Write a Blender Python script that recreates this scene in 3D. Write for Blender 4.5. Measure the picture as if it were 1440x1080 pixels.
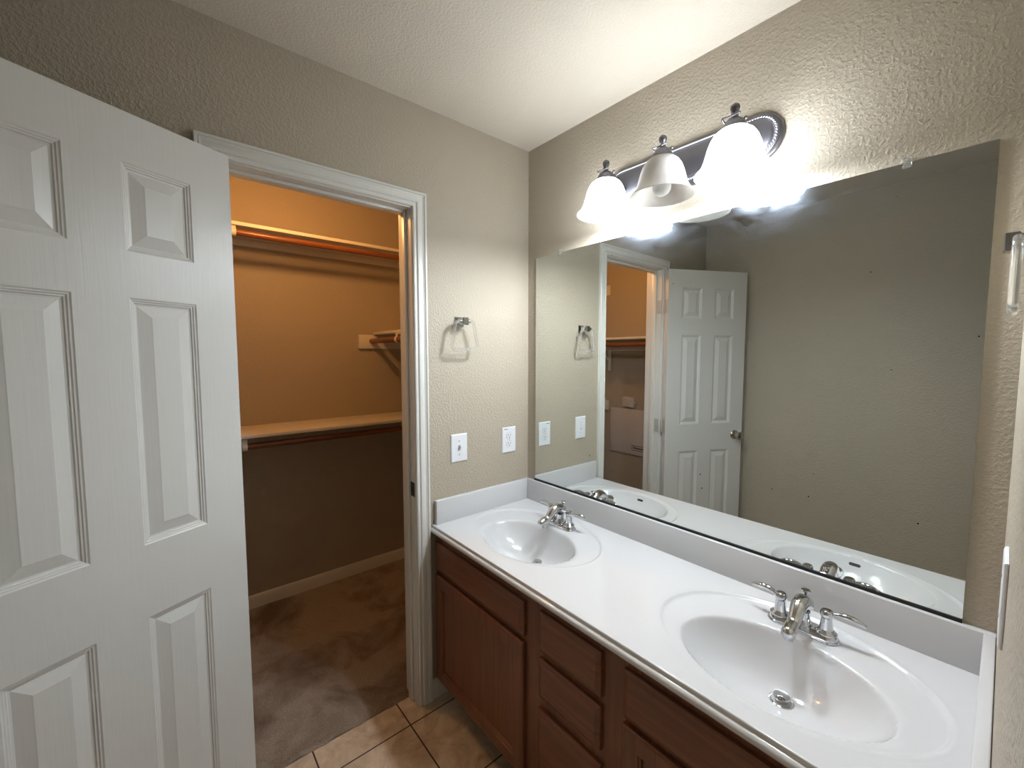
import bpy, bmesh, math, random
import numpy as np
from mathutils import Vector, Matrix

for o in list(bpy.data.objects):
    bpy.data.objects.remove(o)
S = bpy.context.scene
COL = S.collection
PI = math.pi
random.seed(4)

# ------------------------------------------------------------------ camera
cam_d = bpy.data.cameras.new('camera')
cam = bpy.data.objects.new('camera', cam_d)
COL.objects.link(cam)
cam_d.sensor_fit = 'HORIZONTAL'
cam_d.sensor_width = 36.0
cam_d.lens = 584.26 * 36.0 / 1440.0
cam_d.clip_start = 0.005
yaw, pitch, roll = math.radians(140.0494), math.radians(-3.9773), math.radians(0.0229)
fwd = Vector((math.cos(yaw) * math.cos(pitch), math.sin(yaw) * math.cos(pitch), math.sin(pitch)))
rgt = fwd.cross(Vector((0, 0, 1))).normalized()
up = rgt.cross(fwd)
r2 = math.cos(roll) * rgt + math.sin(roll) * up
u2 = -math.sin(roll) * rgt + math.cos(roll) * up
cam.matrix_world = Matrix(((r2.x, u2.x, -fwd.x, 1.5193), (r2.y, u2.y, -fwd.y, -1.3759),
                           (r2.z, u2.z, -fwd.z, 1.4753), (0, 0, 0, 1)))
S.camera = cam

# ------------------------------------------------------------------ world, exposure, lights
w = bpy.data.worlds.new('world')
S.world = w
w.use_nodes = True
w.node_tree.nodes['Background'].inputs[0].default_value = (0.9, 0.95, 1.0, 1)
w.node_tree.nodes['Background'].inputs[1].default_value = 0.05
S.view_settings.view_transform = 'Standard'
S.view_settings.look = 'None'
S.view_settings.gamma = 1.0
S.view_settings.use_curve_mapping = False
S.view_settings.exposure = 0.0

LAMP_E = 540.0# radiance of a lit vanity bulb
SHADE_E = 24.0
CLOSET_E = 275.0# radiance of the closet bulb
LAMP_COL = (0.85, 0.93, 1.0)
CLOSET_COL = (1.0, 0.47, 0.145)

LX = (0.560, 0.780, 0.997)   # the three vanity lamps along the wall
LY = -0.135


# ------------------------------------------------------------------ materials
def new_mat(name):
    m = bpy.data.materials.new(name)
    m.use_nodes = True
    nt = m.node_tree
    return m, nt, nt.nodes['Principled BSDF']


def N(nt, t, **kw):
    n = nt.nodes.new(t)
    for k, v in kw.items():
        if k.startswith('i_'):
            n.inputs[k[2:].replace('_', ' ')].default_value = v
        else:
            setattr(n, k, v)
    return n


def coords(nt, scale=(1, 1, 1)):
    tc = N(nt, 'ShaderNodeTexCoord')
    mp = N(nt, 'ShaderNodeMapping')
    mp.inputs['Scale'].default_value = scale
    nt.links.new(tc.outputs['Object'], mp.inputs['Vector'])
    return mp.outputs['Vector']


def bump(nt, bsdf, height, strength, dist=0.002):
    b = N(nt, 'ShaderNodeBump')
    b.inputs['Strength'].default_value = strength
    b.inputs['Distance'].default_value = dist
    nt.links.new(height, b.inputs['Height'])
    nt.links.new(b.outputs['Normal'], bsdf.inputs['Normal'])
    return b


def plain(name, col, rough=0.5, metal=0.0, spec=0.5, coat=0.0):
    m, nt, b = new_mat(name)
    b.inputs['Base Color'].default_value = (*col, 1)
    b.inputs['Roughness'].default_value = rough
    b.inputs['Metallic'].default_value = metal
    b.inputs['Specular IOR Level'].default_value = spec
    b.inputs['Coat Weight'].default_value = coat
    return m


def wall_mat(name, col, rough=0.46, scale=110.0, strength=0.5, var=0.04):
    """painted drywall with a knock-down / orange-peel texture"""
    m, nt, b = new_mat(name)
    v = coords(nt)
    n1 = N(nt, 'ShaderNodeTexNoise', i_Scale=scale, i_Detail=3.0, i_Roughness=0.55)
    n2 = N(nt, 'ShaderNodeTexNoise', i_Scale=scale * 3.1, i_Detail=2.0)
    n3 = N(nt, 'ShaderNodeTexNoise', i_Scale=1.7, i_Detail=3.0)
    for n in (n1, n2, n3):
        nt.links.new(v, n.inputs['Vector'])
    rp = N(nt, 'ShaderNodeValToRGB')
    rp.color_ramp.elements[0].position = 0.44
    rp.color_ramp.elements[1].position = 0.62
    nt.links.new(n1.outputs['Fac'], rp.inputs['Fac'])
    ad = N(nt, 'ShaderNodeMath', operation='MULTIPLY_ADD')
    ad.inputs[1].default_value = 0.35
    nt.links.new(n2.outputs['Fac'], ad.inputs[0])
    nt.links.new(rp.outputs['Color'], ad.inputs[2])
    bump(nt, b, ad.outputs[0], strength, 0.0022)
    mx = N(nt, 'ShaderNodeMix', data_type='RGBA')
    mx.inputs['A'].default_value = (*[c * (1 - var) for c in col], 1)
    mx.inputs['B'].default_value = (*[min(1, c * (1 + var)) for c in col], 1)
    nt.links.new(n3.outputs['Fac'], mx.inputs['Factor'])
    nt.links.new(mx.outputs['Result'], b.inputs['Base Color'])
    b.inputs['Roughness'].default_value = rough
    b.inputs['Specular IOR Level'].default_value = 0.35
    return m


def door_paint(name, col, axis='Z'):
    """semi-gloss white paint over an embossed wood grain"""
    m, nt, b = new_mat(name)
    v = coords(nt, (150, 150, 5) if axis == 'Z' else (5, 150, 150))
    n1 = N(nt, 'ShaderNodeTexNoise', i_Scale=1.0, i_Detail=3.0, i_Distortion=0.6)
    nt.links.new(v, n1.inputs['Vector'])
    bump(nt, b, n1.outputs['Fac'], 0.22, 0.0012)
    b.inputs['Base Color'].default_value = (*col, 1)
    b.inputs['Roughness'].default_value = 0.33
    return m


def wood_mat(name, c1, c2, grain=(3, 60, 60), rough=0.35, spec=0.5):
    m, nt, b = new_mat(name)
    v = coords(nt, grain)
    n1 = N(nt, 'ShaderNodeTexNoise', i_Scale=1.0, i_Detail=5.0, i_Roughness=0.6, i_Distortion=0.8)
    nt.links.new(v, n1.inputs['Vector'])
    rp = N(nt, 'ShaderNodeValToRGB')
    rp.color_ramp.elements[0].color = (*c1, 1)
    rp.color_ramp.elements[1].color = (*c2, 1)
    rp.color_ramp.elements[0].position = 0.3
    rp.color_ramp.elements[1].position = 0.7
    nt.links.new(n1.outputs['Fac'], rp.inputs['Fac'])
    nt.links.new(rp.outputs['Color'], b.inputs['Base Color'])
    bump(nt, b, n1.outputs['Fac'], 0.08, 0.001)
    b.inputs['Roughness'].default_value = rough
    b.inputs['Specular IOR Level'].default_value = spec
    return m


def tile_mat():
    m, nt, b = new_mat('ceramic_tile')
    tc = N(nt, 'ShaderNodeTexCoord')
    mp = N(nt, 'ShaderNodeMapping')
    mp.inputs['Location'].default_value = (-0.062 + 0.331 * 4, 0.683 + 0.331 * 12, 0)
    nt.links.new(tc.outputs['Object'], mp.inputs['Vector'])
    br = N(nt, 'ShaderNodeTexBrick', offset=0.0, squash=1.0)
    br.inputs['Scale'].default_value = 1.0
    br.inputs['Brick Width'].default_value = 0.331
    br.inputs['Row Height'].default_value = 0.331
    br.inputs['Mortar Size'].default_value = 0.0028
    br.inputs['Mortar Smooth'].default_value = 0.1
    br.inputs['Bias'].default_value = 0.0
    br.inputs['Color1'].default_value = (0.9, 0.9, 0.9, 1)
    br.inputs['Color2'].default_value = (1, 1, 1, 1)
    nt.links.new(mp.outputs['Vector'], br.inputs['Vector'])
    n1 = N(nt, 'ShaderNodeTexNoise', i_Scale=9.0, i_Detail=6.0, i_Roughness=0.62, i_Distortion=0.7)
    nt.links.new(tc.outputs['Object'], n1.inputs['Vector'])
    rp = N(nt, 'ShaderNodeValToRGB')
    e = rp.color_ramp.elements
    e[0].position, e[0].color = 0.32, (0.40, 0.285, 0.185, 1)
    e[1].position, e[1].color = 0.68, (0.74, 0.61, 0.46, 1)
    nt.links.new(n1.outputs['Fac'], rp.inputs['Fac'])
    mu = N(nt, 'ShaderNodeMix', data_type='RGBA', blend_type='MULTIPLY')
    mu.inputs['Factor'].default_value = 1.0
    nt.links.new(rp.outputs['Color'], mu.inputs['A'])
    nt.links.new(br.outputs['Color'], mu.inputs['B'])
    mx = N(nt, 'ShaderNodeMix', data_type='RGBA')
    nt.links.new(br.outputs['Fac'], mx.inputs['Factor'])
    nt.links.new(mu.outputs['Result'], mx.inputs['A'])
    mx.inputs['B'].default_value = (0.035, 0.018, 0.010, 1)
    nt.links.new(mx.outputs['Result'], b.inputs['Base Color'])
    inv = N(nt, 'ShaderNodeMath', operation='MULTIPLY_ADD')
    inv.inputs[1].default_value = -1.0
    nt.links.new(br.outputs['Fac'], inv.inputs[0])
    nt.links.new(n1.outputs['Fac'], inv.inputs[2])
    bump(nt, b, inv.outputs[0], 0.4, 0.002)
    b.inputs['Roughness'].default_value = 0.45
    return m


def carpet_mat():
    m, nt, b = new_mat('carpet_pile')
    v = coords(nt)
    n1 = N(nt, 'ShaderNodeTexNoise', i_Scale=210.0, i_Detail=4.0, i_Roughness=0.75)
    n2 = N(nt, 'ShaderNodeTexNoise', i_Scale=3.6, i_Detail=5.0, i_Roughness=0.6, i_Distortion=0.6)
    n3 = N(nt, 'ShaderNodeTexNoise', i_Scale=28.0, i_Detail=3.0)
    for n in (n1, n2, n3):
        nt.links.new(v, n.inputs['Vector'])
    rp = N(nt, 'ShaderNodeValToRGB')
    e = rp.color_ramp.elements
    e[0].position, e[0].color = 0.36, (0.26, 0.17, 0.105, 1)     # old brown stains
    e[1].position, e[1].color = 0.56, (0.56, 0.45, 0.35, 1)
    nt.links.new(n2.outputs['Fac'], rp.inputs['Fac'])
    mu = N(nt, 'ShaderNodeMix', data_type='RGBA', blend_type='MULTIPLY')
    mu.inputs['Factor'].default_value = 0.8
    nt.links.new(rp.outputs['Color'], mu.inputs['A'])
    r2_ = N(nt, 'ShaderNodeValToRGB')
    r2_.color_ramp.elements[0].position = 0.3
    r2_.color_ramp.elements[0].color = (0.30, 0.30, 0.30, 1)
    r2_.color_ramp.elements[1].position = 0.65
    nt.links.new(n1.outputs['Fac'], r2_.inputs['Fac'])
    nt.links.new(r2_.outputs['Color'], mu.inputs['B'])
    nt.links.new(mu.outputs['Result'], b.inputs['Base Color'])
    ad = N(nt, 'ShaderNodeMath', operation='MULTIPLY_ADD')
    ad.inputs[1].default_value = 0.5
    nt.links.new(n3.outputs['Fac'], ad.inputs[0])
    nt.links.new(n1.outputs['Fac'], ad.inputs[2])
    bump(nt, b, ad.outputs[0], 1.0, 0.009)
    b.inputs['Roughness'].default_value = 1.0
    b.inputs['Specular IOR Level'].default_value = 0.05
    b.inputs['Sheen Weight'].default_value = 0.15
    return m


def mirror_mat():
    """silvered glass: sharp reflection, hazy wipe marks, small black specks of lost silver"""
    m = bpy.data.materials.new('mirror_silver')
    m.use_nodes = True
    nt = m.node_tree
    nt.nodes.clear()
    out = N(nt, 'ShaderNodeOutputMaterial')
    tc = N(nt, 'ShaderNodeTexCoord')
    g = N(nt, 'ShaderNodeBsdfGlossy')
    g.inputs['Color'].default_value = (0.76, 0.79, 0.77, 1)
    g.inputs['Roughness'].default_value = 0.0
    g2 = N(nt, 'ShaderNodeBsdfGlossy')
    g2.inputs['Color'].default_value = (0.66, 0.76, 0.92, 1)
    g2.inputs['Roughness'].default_value = 0.24
    mp = N(nt, 'ShaderNodeMapping')
    mp.inputs['Scale'].default_value = (7, 1, 16)
    mp.inputs['Rotation'].default_value = (0, 0.35, 0)
    nt.links.new(tc.outputs['Object'], mp.inputs['Vector'])
    n1 = N(nt, 'ShaderNodeTexNoise', i_Scale=1.0, i_Detail=6.0, i_Roughness=0.65, i_Distortion=1.2)
    nt.links.new(mp.outputs['Vector'], n1.inputs['Vector'])
    rp = N(nt, 'ShaderNodeMapRange')
    rp.inputs['From Min'].default_value = 0.35
    rp.inputs['From Max'].default_value = 0.75
    rp.inputs['To Min'].default_value = 0.0
    rp.inputs['To Max'].default_value = 0.30
    nt.links.new(n1.outputs['Fac'], rp.inputs['Value'])
    # the wipe marks lie along the upper edge of the glass
    sx = N(nt, 'ShaderNodeSeparateXYZ')
    nt.links.new(tc.outputs['Object'], sx.inputs[0])
    hz = N(nt, 'ShaderNodeMapRange')
    hz.inputs['From Min'].default_value = 1.78
    hz.inputs['From Max'].default_value = 1.92
    nt.links.new(sx.outputs['Z'], hz.inputs['Value'])
    ml = N(nt, 'ShaderNodeMath', operation='MULTIPLY')
    nt.links.new(rp.outputs[0], ml.inputs[0])
    nt.links.new(hz.outputs[0], ml.inputs[1])
    mx = N(nt, 'ShaderNodeMixShader')
    nt.links.new(ml.outputs[0], mx.inputs[0])
    nt.links.new(g.outputs[0], mx.inputs[1])
    nt.links.new(g2.outputs[0], mx.inputs[2])
    # specks
    vo = N(nt, 'ShaderNodeTexVoronoi', i_Scale=16.0)
    nt.links.new(tc.outputs['Object'], vo.inputs['Vector'])
    lt = N(nt, 'ShaderNodeMath', operation='LESS_THAN')
    lt.inputs[1].default_value = 0.030
    nt.links.new(vo.outputs['Distance'], lt.inputs[0])
    dk = N(nt, 'ShaderNodeBsdfDiffuse')
    dk.inputs['Color'].default_value = (0.02, 0.018, 0.015, 1)
    mx2 = N(nt, 'ShaderNodeMixShader')
    nt.links.new(lt.outputs[0], mx2.inputs[0])
    nt.links.new(mx.outputs[0], mx2.inputs[1])
    nt.links.new(dk.outputs[0], mx2.inputs[2])
    nt.links.new(mx2.outputs[0], out.inputs[0])
    return m


def lit_glass_mat():
    m, nt, b = new_mat('lit_opal_glass')
    b.inputs['Base Color'].default_value = (0.85, 0.83, 0.80, 1)
    b.inputs['Roughness'].default_value = 0.35
    b.inputs['Emission Color'].default_value = (0.84, 0.92, 1.0, 1)
    b.inputs['Emission Strength'].default_value = SHADE_E
    return m


def opal_mat():
    m, nt, b = new_mat('opal_glass')
    v = coords(nt)
    n1 = N(nt, 'ShaderNodeTexNoise', i_Scale=14.0, i_Detail=4.0, i_Distortion=1.4)
    nt.links.new(v, n1.inputs['Vector'])
    rp = N(nt, 'ShaderNodeValToRGB')
    rp.color_ramp.elements[0].color = (0.62, 0.58, 0.55, 1)
    rp.color_ramp.elements[1].color = (0.85, 0.83, 0.80, 1)
    nt.links.new(n1.outputs['Fac'], rp.inputs['Fac'])
    nt.links.new(rp.outputs['Color'], b.inputs['Base Color'])
    b.inputs['Roughness'].default_value = 0.3
    tr = N(nt, 'ShaderNodeBsdfTranslucent')
    nt.links.new(rp.outputs['Color'], tr.inputs['Color'])
    mx = N(nt, 'ShaderNodeMixShader')
    mx.inputs[0].default_value = 0.4
    nt.links.new(b.outputs[0], mx.inputs[1])
    nt.links.new(tr.outputs[0], mx.inputs[2])
    nt.links.new(mx.outputs[0], nt.nodes['Material Output'].inputs[0])
    return m


def acrylic_mat():
    m = bpy.data.materials.new('clear_acrylic')
    m.use_nodes = True
    nt = m.node_tree
    nt.nodes.clear()
    out = N(nt, 'ShaderNodeOutputMaterial')
    gl = N(nt, 'ShaderNodeBsdfGlass')
    gl.inputs['IOR'].default_value = 1.42
    gl.inputs['Roughness'].default_value = 0.02
    tr = N(nt, 'ShaderNodeBsdfTransparent')
    mx = N(nt, 'ShaderNodeMixShader')
    mx.inputs[0].default_value = 0.22
    nt.links.new(gl.outputs[0], mx.inputs[1])
    nt.links.new(tr.outputs[0], mx.inputs[2])
    df = N(nt, 'ShaderNodeBsdfDiffuse')
    df.inputs['Color'].default_value = (0.85, 0.85, 0.82, 1)
    m3 = N(nt, 'ShaderNodeMixShader')
    m3.inputs[0].default_value = 0.10
    nt.links.new(mx.outputs[0], m3.inputs[1])
    nt.links.new(df.outputs[0], m3.inputs[2])
    nt.links.new(m3.outputs[0], out.inputs[0])
    return m


TAN = (0.445, 0.388, 0.305)
M = {}
M['wall'] = wall_mat('tan_wall_paint', TAN)
M['ceil'] = wall_mat('ceiling_paint', (0.68, 0.61, 0.51), rough=0.8, scale=130, strength=0.35)
M['tile'] = tile_mat()
M['carpet'] = carpet_mat()
M['white'] = plain('white_trim_paint', (0.70, 0.69, 0.65), 0.35)
M['shelfpaint'] = plain('white_shelf_paint', (0.72, 0.68, 0.60), 0.45)
M['doorw'] = door_paint('white_door_paint', (0.66, 0.65, 0.62))
M['cab'] = wood_mat('stained_wood_upright', (0.125, 0.043, 0.020), (0.22, 0.082, 0.037), (60, 60, 3))
M['cabh'] = wood_mat('stained_wood_level', (0.125, 0.043, 0.020), (0.22, 0.082, 0.037), (3, 60, 60))
M['rod'] = wood_mat('rod_wood', (0.14, 0.045, 0.018), (0.26, 0.09, 0.035), (4, 60, 60), 0.3)
M['rody'] = wood_mat('rod_wood_long', (0.14, 0.045, 0.018), (0.26, 0.09, 0.035), (60, 4, 60), 0.3)
M['marble'] = plain('cultured_marble', (0.63, 0.63, 0.635), 0.14, 0, 0.5, 0.25)
M['chrome'] = plain('chrome', (0.60, 0.61, 0.63), 0.05, 1.0)
M['nickel'] = plain('satin_nickel', (0.50, 0.47, 0.43), 0.25, 1.0)
M['bronze'] = plain('dark_pewter', (0.19, 0.185, 0.205), 0.32, 0.9)
M['rope'] = plain('polished_pewter', (0.55, 0.55, 0.58), 0.2, 1.0)
M['plate'] = plain('white_plate_plastic', (0.80, 0.81, 0.84), 0.3)
M['dark'] = plain('dark_slot', (0.012, 0.011, 0.010), 0.6)
M['black'] = plain('black_channel', (0.004, 0.004, 0.004), 0.7)
M['screw'] = plain('painted_screw', (0.45, 0.45, 0.45), 0.4, 0.6)
M['mirror'] = mirror_mat()
M['mirroredge'] = plain('glass_edge', (0.55, 0.62, 0.58), 0.15)
M['lit'] = lit_glass_mat()
M['opal'] = opal_mat()
M['bulb'] = plain('frosted_bulb', (0.86, 0.86, 0.84), 0.35)
M['acrylic'] = acrylic_mat()
M['clip'] = M['acrylic']
M['panel'] = plain('enclosure_paint', (0.60, 0.56, 0.53), 0.4)
M['hinge'] = plain('worn_hinge_paint', (0.56, 0.54, 0.50), 0.35, 0.25)
M['collar'] = plain('twisted_pewter', (0.26, 0.25, 0.28), 0.28, 1.0)
M['ink'] = plain('dark_ink', (0.05, 0.035, 0.03), 0.6)
M['bronzeplate'] = plain('dark_strike', (0.07, 0.055, 0.045), 0.4, 0.8)
mb, _nt, _b = new_mat('glowing_bulb')
_b.inputs['Emission Color'].default_value = (*LAMP_COL, 1)
_b.inputs['Emission Strength'].default_value = LAMP_E
M['litbulb'] = mb
mb, _nt, _b = new_mat('warm_bulb')
_b.inputs['Emission Color'].default_value = (*CLOSET_COL, 1)
_b.inputs['Emission Strength'].default_value = CLOSET_E
M['warmbulb'] = mb


# ------------------------------------------------------------------ mesh helpers
def link(name, me, mat=None, parent=None, smooth=False):
    o = bpy.data.objects.new(name, me)
    COL.objects.link(o)
    if mat is not None:
        for mm in (mat if isinstance(mat, (list, tuple)) else [mat]):
            me.materials.append(mm)
    if parent is not None:
        o.parent = parent
        o.matrix_parent_inverse = parent.matrix_world.inverted() if False else Matrix.Identity(4)
    if smooth:
        for p in me.polygons:
            p.use_smooth = True
    return o


def finish(name, bm, mat, parent=None, smooth=False, angle=None):
    bmesh.ops.recalc_face_normals(bm, faces=bm.faces[:])
    me = bpy.data.meshes.new(name)
    bm.to_mesh(me)
    bm.free()
    if angle is not None:
        me.polygons.foreach_set('use_smooth', [True] * len(me.polygons))
        try:
            me.set_sharp_from_angle(angle=math.radians(angle))
        except Exception:
            pass
    return link(name, me, mat, parent, smooth)


def add_box(bm, lo, hi, bev=0.0, seg=2):
    lo, hi = Vector(lo), Vector(hi)
    vs = [bm.verts.new((x, y, z)) for x in (lo.x, hi.x) for y in (lo.y, hi.y) for z in (lo.z, hi.z)]
    idx = [(0, 1, 3, 2), (4, 6, 7, 5), (0, 4, 5, 1), (2, 3, 7, 6), (0, 2, 6, 4), (1, 5, 7, 3)]
    fs = [bm.faces.new([vs[i] for i in f]) for f in idx]
    if bev > 0:
        es = list({e for f in fs for e in f.edges})
        bmesh.ops.bevel(bm, geom=es, offset=bev, segments=seg, affect='EDGES', profile=0.5)


def box(name, lo, hi, mat, parent=None, bev=0.0, seg=2):
    bm = bmesh.new()
    add_box(bm, lo, hi, bev, seg)
    return finish(name, bm, mat, parent, angle=40 if bev > 0 else None)


def add_loops(bm, loops, closed_ring=True, cap0=True, cap1=True):
    rings = [[bm.verts.new(p) for p in L] for L in loops]
    n = len(rings[0])
    for a, b in zip(rings[:-1], rings[1:]):
        for i in range(n if closed_ring else n - 1):
            j = (i + 1) % n
            bm.faces.new((a[i], a[j], b[j], b[i]))
    if cap0:
        bm.faces.new(list(reversed(rings[0])))
    if cap1:
        bm.faces.new(rings[-1])
    return rings


def add_tube(bm, pts, rad, n=12, closed=False, cap=True):
    pts = [Vector(p) for p in pts]
    m = len(pts)
    rads = rad if isinstance(rad, (list, tuple)) else [rad] * m
    tang = []
    for i in range(m):
        a = pts[(i - 1) % m] if (closed or i > 0) else pts[i]
        b = pts[(i + 1) % m] if (closed or i < m - 1) else pts[i]
        tang.append((b - a).normalized())
    ref = Vector((0, 0, 1)) if abs(tang[0].z) < 0.9 else Vector((1, 0, 0))
    nn = tang[0].cross(ref).normalized()
    loops = []
    for i in range(m):
        if i > 0:
            q = tang[i - 1].rotation_difference(tang[i])
            nn = (q @ nn).normalized()
        bb = tang[i].cross(nn).normalized()
        loops.append([pts[i] + rads[i] * (math.cos(2 * PI * k / n) * nn + math.sin(2 * PI * k / n) * bb) for k in range(n)])
    if closed:
        loops.append(loops[0])
        rings = [[bm.verts.new(p) for p in L] for L in loops[:-1]]
        rings.append(rings[0])
        for a, b in zip(rings[:-1], rings[1:]):
            for i in range(n):
                j = (i + 1) % n
                bm.faces.new((a[i], a[j], b[j], b[i]))
    else:
        add_loops(bm, loops, cap0=cap, cap1=cap)


def tube(name, pts, rad, mat, parent=None, n=12, closed=False):
    bm = bmesh.new()
    add_tube(bm, pts, rad, n, closed)
    return finish(name, bm, mat, parent, angle=50)


def add_lathe(bm, prof, c=(0, 0, 0), n=32, axis='Z', cap0=True, cap1=True):
    """prof: list of (radius, height)"""
    c = Vector(c)
    loops = []
    for r, h in prof:
        L = []
        for k in range(n):
            a = 2 * PI * k / n
            x, y = r * math.cos(a), r * math.sin(a)
            L.append(c + (Vector((x, y, h)) if axis == 'Z' else Vector((x, -h, y)) if axis == '-Y' else Vector((h, x, y)) if axis == 'X' else Vector((-h, y, x))))
        loops.append(L)
    add_loops(bm, loops, cap0=cap0, cap1=cap1)


def lathe(name, prof, c, mat, parent=None, n=32, axis='Z', cap0=True, cap1=True):
    bm = bmesh.new()
    add_lathe(bm, prof, c, n, axis, cap0, cap1)
    return finish(name, bm, mat, parent, angle=40)


def add_sphere(bm, c, r, seg=16, rings=10, sc=(1, 1, 1), rot=None):
    mat = Matrix.Translation(Vector(c))
    if rot is not None:
        mat = mat @ rot
    mat = mat @ Matrix.Diagonal((sc[0], sc[1], sc[2], 1))
    bmesh.ops.create_uvsphere(bm, u_segments=seg, v_segments=rings, radius=r, matrix=mat)


def rect_loop(x0, x1, z0, z1):
    return [(x0, z0), (x1, z0), (x1, z1), (x0, z1)]


def empty(name, loc=(0, 0, 0)):
    o = bpy.data.objects.new(name, None)
    o.empty_display_size = 0.05
    COL.objects.link(o)
    o.location = loc
    return o


def tag(o, label, cat, group=None):
    o['label'] = label
    o['category'] = cat
    if group:
        o['group'] = group
    return o


def struct(o, label=None, cat=None):
    o['kind'] = 'structure'
    if label:
        o['label'] = label
    if cat:
        o['category'] = cat
    return o


def shift(o, parent):
    """geometry was written in room coordinates: keep it in place under its parent"""
    o.matrix_parent_inverse = Matrix.Translation(-Vector(parent.location))
    return o


def reparent(parent, *objs):
    for o in objs:
        o.parent = parent
        shift(o, parent)


# ------------------------------------------------------------------ dimensions
H = 2.44
W = 1.83          # opposite wall
L = 1.535         # right end of the vanity
CX = -1.225       # closet back wall
CL = -1.80        # closet left wall
J0, J1 = -1.222, -0.616    # jamb faces
HEAD = 2.045
ZC, ZBS = 0.7655, 0.8665

# ------------------------------------------------------------------ room shell
struct(box('wall_right', (0, 0, 0), (2.8, 0.12, H), M['wall']))
bm = bmesh.new()
add_box(bm, (-0.11, J1 + 0.018, 0), (0, 0.12, H))
add_box(bm, (-0.11, -W - 0.12, 0), (0, J0 - 0.018, H))
add_box(bm, (-0.11, J0 - 0.018, HEAD + 0.018), (0, J1 + 0.018, H))
bmesh.ops.remove_doubles(bm, verts=bm.verts[:], dist=1e-5)
struct(finish('wall_back', bm, M['wall']))
struct(box('wall_left', (0, -W - 0.12, 0), (2.8, -W, H), M['wall']))
# side wall at the right end of the vanity, a touch out of square
bm = bmesh.new()
k = 0.0
Ye = -1.12
pts = [(L, 0), (L - k * Ye, Ye), (L - k * Ye + 0.11, Ye), (L + 0.11, 0)]
add_loops(bm, [[(x, y, 0) for x, y in pts], [(x, y, H) for x, y in pts]])
struct(finish('wall_front', bm, M['wall']))
struct(box('wall_hall', (2.8, -W - 0.12, 0), (2.9, 0.12, H), M['wall']))
struct(box('wall_closet_back', (CX - 0.1, CL - 0.1, 0), (CX, 0.12, H), M['wall']))
struct(box('wall_closet_left', (CX, CL - 0.1, 0), (-0.11, CL, H), M['wall']))
struct(box('wall_closet_right', (CX, 0.008, 0), (-0.11, 0.12, H), M['wall']))
struct(box('ceiling', (CX - 0.1, -W - 0.12, H), (2.9, 0.12, H + 0.1), M['ceil']))
struct(box('floor', (-0.07, -W - 0.12, -0.1), (2.9, 0.12, 0), M['tile']))

# closet carpet, a soft slab with a ragged front edge
bm = bmesh.new()
ny, nx = 90, 44
gv = []
for i in range(nx + 1):
    row = []
    for j in range(ny + 1):
        x = CX + (-0.072 - CX) * i / nx
        y = CL + (0.008 - CL) * j / ny
        z = 0.010 + 0.0016 * math.sin(31 * x + 3 * math.sin(9 * y)) * math.sin(27 * y + x)
        if i == nx:
            x += 0.004 * math.sin(43 * y) + 0.003 * math.sin(97 * y + 1.0)
            z = 0.002
        row.append(bm.verts.new((x, y, z)))
    gv.append(row)
for i in range(nx):
    for j in range(ny):
        bm.faces.new((gv[i][j], gv[i + 1][j], gv[i + 1][j + 1], gv[i][j + 1]))
r = bmesh.ops.extrude_face_region(bm, geom=bm.faces[:])
for e in r['geom']:
    if isinstance(e, bmesh.types.BMVert):
        e.co.z = -0.1
carpet = finish('floor_closet', bm, M['carpet'], angle=60)
struct(carpet, 'stained brown carpet on the closet floor behind the doorway', 'carpet')


# ------------------------------------------------------------------ trim: casing, jamb, baseboards
def casing(name, x_face, sgn):
    """moulded casing around the opening; profile = (distance from inner edge, thickness)"""
    prof = [(0, 0), (0, 0.0085), (0.003, 0.011), (0.009, 0.011), (0.0115, 0.0085), (0.014, 0.0085),
            (0.018, 0.0135), (0.030, 0.0150), (0.038, 0.0128), (0.0445, 0.0150), (0.0465, 0.0125),
            (0.0485, 0.0165), (0.0545, 0.0165), (0.0565, 0.0145), (0.0565, 0)]
    yi0, yi1, zi = J0 - 0.006, J1 + 0.004, HEAD + 0.005
    loops = []
    for (ya, za, sy, sz) in [(yi1, 0.0, 1, 0), (yi1, zi, 1, 1), (yi0, zi, -1, 1), (yi0, 0.0, -1, 0)]:
        loops.append([(x_face + sgn * t, ya + sy * d, za + sz * d) for d, t in prof])
    bm = bmesh.new()
    add_loops(bm, loops)
    return finish(name, bm, M['white'], angle=25)


struct(casing('trim_1', 0.0, 1), 'white moulded casing around the closet doorway', 'door casing')
struct(casing('trim_2', -0.11, -1), 'white casing on the closet side of the doorway', 'door casing')
# jamb lining with stops
bm = bmesh.new()
add_box(bm, (-0.11, J1, 0), (0.0, J1 + 0.0178, HEAD + 0.0178), 0.0015, 1)
add_box(bm, (-0.11, J0 - 0.0178, 0), (0.0, J0, HEAD + 0.0178), 0.0015, 1)
add_box(bm, (-0.11, J0, HEAD), (0.0, J1, HEAD + 0.0178), 0.0015, 1)
add_box(bm, (-0.072, J1 - 0.011, 0), (-0.038, J1, HEAD), 0.003, 2)
add_box(bm, (-0.072, J0, 0), (-0.038, J0 + 0.011, HEAD), 0.003, 2)
add_box(bm, (-0.072, J0 + 0.011, HEAD - 0.011), (-0.038, J1 - 0.011, HEAD), 0.003, 2)
jamb = struct(finish('trim_3', bm, M['white'], angle=40), 'white door jamb lining the closet doorway', 'door jamb')
st = box('strike_plate', (-0.036, J1 - 0.0015, 0.898), (-0.003, J1 + 0.0005, 0.957), M['bronzeplate'], jamb, 0.0006, 1)
st['label'] = 'dark metal strike plate'
box('latch_hole', (-0.026, J1 - 0.0018, 0.915), (-0.012, J1 + 0.0003, 0.940), M['dark'], st)


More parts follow.
